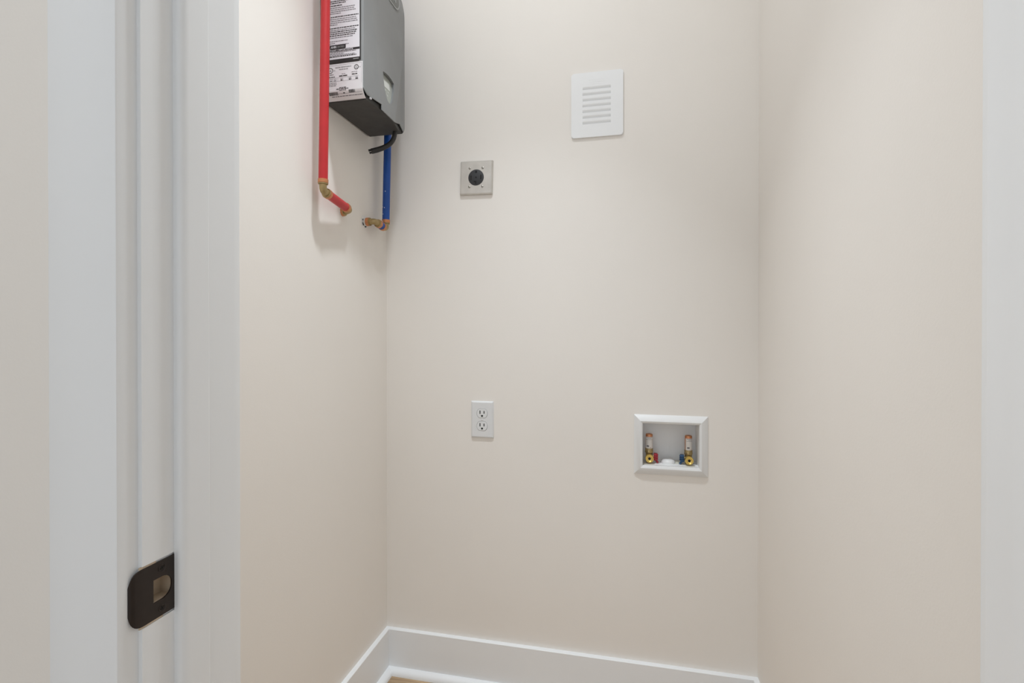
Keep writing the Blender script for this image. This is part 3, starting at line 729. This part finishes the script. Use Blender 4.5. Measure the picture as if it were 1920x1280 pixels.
def valve(vx, side, hm, label, tilt):
    yv = YB + 0.030
    t = thing('water_valve', label, 'valve', (vx, yv, iz0))
    zn = CH - 0.3745 - iz0                     # nozzle height above the box floor
    def vo_(nm, bm, m, par=t, s=45): return obj(nm, bm, m, par, None, s)
    # body: vertical brass barrel standing on the box floor
    bm = NB(); lathe(bm, (0, 0, 0), (0, 0, 1), [(0, 0.0085), (0.004, 0.0085), (0.005, 0.0100), (zn + 0.012, 0.0100), (zn + 0.013, 0.0088), (zn + 0.018, 0.0088)], 24); vo_('valve_body', bm, M_BRASS)
    # hose outlet facing the room
    bm = NB()
    prof = [(-0.002, 0.0090), (0.012, 0.0090), (0.0125, 0.0118), (0.024, 0.0118), (0.0252, 0.0108), (0.0252, 0.0085), (0.0235, 0.0070), (0.0232, 0.0045)]
    lathe(bm, (0, 0, zn), (0, -1, 0), prof, 30); noz = vo_('hose_outlet', bm, M_BRASSB)
    bm = NB(); lathe(bm, (0, -0.0226, zn), (0, -1, 0), [(0, 0.0040), (0.0009, 0.0040)], 18); vo_('outlet_bore', bm, M_SLOT, noz)
    # hex nut
    z0 = zn + 0.0130
    bm = NB(); prism(bm, [(0.0128 * math.cos(PI / 3 * i + 0.3), 0.0128 * math.sin(PI / 3 * i + 0.3)) for i in range(6)], 'Z', z0, z0 + 0.0070)
    bmesh.ops.bevel(bm, geom=bm.edges[:], offset=0.0012, segments=1, affect='EDGES'); vo_('hex_nut', bm, M_BRASS, t, 30)
    bm = NB(); lathe(bm, (0, 0, z0 + 0.0065), (0, 0, 1), [(0, 0.0112), (0.006, 0.0112), (0.007, 0.0102)], 24); vo_('collar', bm, M_BRASS)
    # copper water hammer arrester with a paper sticker
    za = z0 + 0.0130; zt = CH - 0.3060 - iz0
    bm = NB(); lathe(bm, (0, 0, za), (0, 0, 1), [(0, 0.0100), (zt - za - 0.003, 0.0100), (zt - za - 0.0008, 0.0092), (zt - za, 0.0070)], 28); arr = vo_('hammer_arrester', bm, M_COPPER)
    bm = NB(); n = 14; a0, a1 = -PI / 2 - 1.25 + tilt, -PI / 2 + 1.25 + tilt
    def cyl(bm, a0, a1, z0, z1, r, n):
        V = [[bm.verts.new((r * math.cos(a0 + (a1 - a0) * i / n), r * math.sin(a0 + (a1 - a0) * i / n), z)) for z in (z0, z1)] for i in range(n + 1)]
        for i in range(n): bm.faces.new((V[i][0], V[i + 1][0], V[i + 1][1], V[i][1]))
    cyl(bm, a0, a1, za + 0.0005, zt - 0.0070, 0.01015, n); st = vo_('sticker', bm, M_STICK, arr, 60)
    bm = NB()
    cyl(bm, a0 + .35, a1 - .35, zt - 0.0104, zt - 0.0094, 0.0103, 8)
    cyl(bm, a0 + .7, a1 - .7, zt - 0.0134, zt - 0.0125, 0.0103, 6)
    cyl(bm, a0 + .15, a1 - .15, zt - 0.0164, zt - 0.0157, 0.0103, 8)
    cyl(bm, a0 + .5, a0 + 1.15, za + 0.0050, za + 0.0098, 0.0103, 4)
    vo_('print', bm, M_INKG, arr, 60)['kind'] = 'stuff'
    bm = NB(); cyl(bm, a0, a1, zt - 0.0080, zt - 0.0068, 0.0103, n); cyl(bm, a1 - 1.0, a1 - .75, za + 0.0025, za + 0.0040, 0.0103, 2); vo_('print', bm, M_STICKR, arr, 60)['kind'] = 'stuff'
    # coloured quarter-turn handle on the side
    bm = NB(); lathe(bm, (side * 0.008, -0.004, zn + 0.002), (side, 0, 0), [(0, 0.0055), (0.006, 0.0055)], 16); vo_('valve_stem', bm, M_BRASS)
    hx = side * 0.0125
    bm = NB(); box(bm, min(hx, hx + side * 0.011), max(hx, hx + side * 0.011), -0.0105, 0.0045, zn - 0.0085, zn + 0.0125, 0.0022, 2)
    h = vo_('handle', bm, hm, t, 40)
    for q in (-0.003, 0.0025, 0.008):
        bm = NB(); box(bm, min(hx, hx + side * 0.0125), max(hx, hx + side * 0.0125), -0.0125, 0.003, zn + q - 0.001, zn + q + 0.0012, 0.0004, 1); vo_('grip_rib', bm, hm, h)
    bm = NB(); tube(bm, [(hx + side * 0.006, -0.004, zn - 0.007), (hx + side * 0.012, -0.007, zn - 0.0145)], 0.0032, 10); vo_('handle_lever', bm, hm, h)
valve(onY(1218, 860, YB + 0.012).x, 1, M_VRED, 'brass washer valve with red handle and copper arrester', 0.0)
valve(onY(1292.5, 862, YB + 0.012).x, -1, M_VBLUE, 'brass washer valve with blue handle and copper arrester', 0.30)

# ------------------------------------------------------------------ strike plate on the jamb
sz = CH - 0.2714
sp_ = thing('strike_plate', 'dark bronze door strike plate with curved lip on the white jamb', 'strike plate', (XJ, 0.4360, sz))
PTH = 0.0016
hh = 0.0289
# outline follows the lip: list of (x, y, half height)
lip = [(0.0004, 0.4563 - 0.436, hh), (0.0004, 0.0010, hh), (0.0004, 0.4215 - 0.436, hh), (0.0004, 0.4185 - 0.436, hh)]
for i in range(1, 9):                          # lip curls back round the jamb edge and narrows to a rounded end
    u = i / 8
    lip.append((0.0004 - 0.0052 * u ** 2, 0.4185 - 0.436 - 0.0140 * math.sin(u * PI / 2), hh - 0.0145 * u ** 2.6))
bm = NB(); VF = []; VB = []; NV = 8
for i, (x, y, h) in enumerate(lip):
    p = lip[max(i - 1, 0)]; q = lip[min(i + 1, len(lip) - 1)]
    d = Vector((q[0] - p[0], q[1] - p[1])).normalized(); nrm = Vector((-d.y, d.x))
    if nrm.x < 0: nrm = -nrm
    VF.append([bm.verts.new((x, y, -h + 2 * h * k_ / NV)) for k_ in range(NV + 1)])
    VB.append([bm.verts.new((x - nrm.x * PTH, y - nrm.y * PTH, -h + 2 * h * k_ / NV)) for k_ in range(NV + 1)])
n = len(lip)
for i in range(n - 1):
    for k_ in range(NV):
        bm.faces.new((VF[i][k_], VF[i + 1][k_], VF[i + 1][k_ + 1], VF[i][k_ + 1])); bm.faces.new((VB[i][k_], VB[i][k_ + 1], VB[i + 1][k_ + 1], VB[i + 1][k_]))
    bm.faces.new((VF[i][0], VB[i][0], VB[i + 1][0], VF[i + 1][0])); bm.faces.new((VF[i][NV], VF[i + 1][NV], VB[i + 1][NV], VB[i][NV]))
for i in (0, n - 1):
    for k_ in range(NV): bm.faces.new((VF[i][k_], VF[i][k_ + 1], VB[i][k_ + 1], VB[i][k_]))
spm = obj('plate', bm, M_BRONZE, sp_, smooth=40)
# D-shaped latch opening
y0, y1, zh = 0.4282 - 0.436, 0.4498 - 0.436, 0.0120
D = [(y0, -zh), (y0 + 0.010, -zh)] + [(y1 - 0.012 + 0.012 * math.cos(a), -zh + 0.0105 + 0.0105 * math.sin(a)) for a in [-PI / 2 + PI / 2 * i / 6 for i in range(1, 7)]]
D += [(y1 - 0.012 + 0.012 * math.cos(a), zh - 0.0105 + 0.0105 * math.sin(a)) for a in [PI / 2 * i / 6 for i in range(6)]] + [(y0 + 0.010, zh), (y0, zh)]
k = NB(); prism(k, D, 'X', -0.01, 0.01); cut(spm, k); spm.location = (0, 0, 0)
spm.data.set_sharp_from_angle(angle=math.radians(40))
for dz, yy in ((0.0211, 0.4380), (-0.0211, 0.4380)):
    bm = NB(); lathe(bm, (0.0001, yy - 0.436, dz), (1, 0, 0), [(-0.001, 0.0046), (0.0006, 0.0046), (0.0009, 0.0040), (0.0009, 0.0034), (0.0004, 0.0030)], 22); sc = obj('screw', bm, M_BRONZE, sp_, smooth=35)
    bm = NB()
    for a in (0.5, 0.5 + PI / 2):
        c_, s_ = math.cos(a), math.sin(a); L_, W_ = 0.0024, 0.0006
        prism(bm, [(yy - 0.436 + c_ * u - s_ * v, dz + s_ * u + c_ * v) for u, v in ((-L_, -W_), (L_, -W_), (L_, W_), (-L_, W_))], 'X', 0.0003, 0.0008)
    obj('cross_slot', bm, M_SLOT, sc)
# raw wood lining of the latch mortise and the unpainted slivers round the plate
bm = NB(); e = 0.0008
y0, y1, z0, z1 = MORT
for a in ((XJ - 0.0172, XJ - 0.0164, y0, y1, z0, z1), (XJ - 0.0172, XJ - 0.0026, y0, y0 + e, z0, z1), (XJ - 0.0172, XJ - 0.0026, y1 - e, y1, z0, z1),
          (XJ - 0.0172, XJ - 0.0026, y0, y1, z0, z0 + e), (XJ - 0.0172, XJ - 0.0026, y0, y1, z1 - e, z1)): box(bm, *a)
obj('latch_mortise', bm, M_RAW, jamb)
bm = NB(); box(bm, XJ - 0.0021, XJ - 0.0006, 0.4135, 0.440, CH - 0.3027, CH - 0.3005); box(bm, XJ - 0.0021, XJ - 0.0006, 0.4135, 0.432, CH - 0.2424, CH - 0.2401)
obj('bare_wood', bm, M_RAW, jamb)
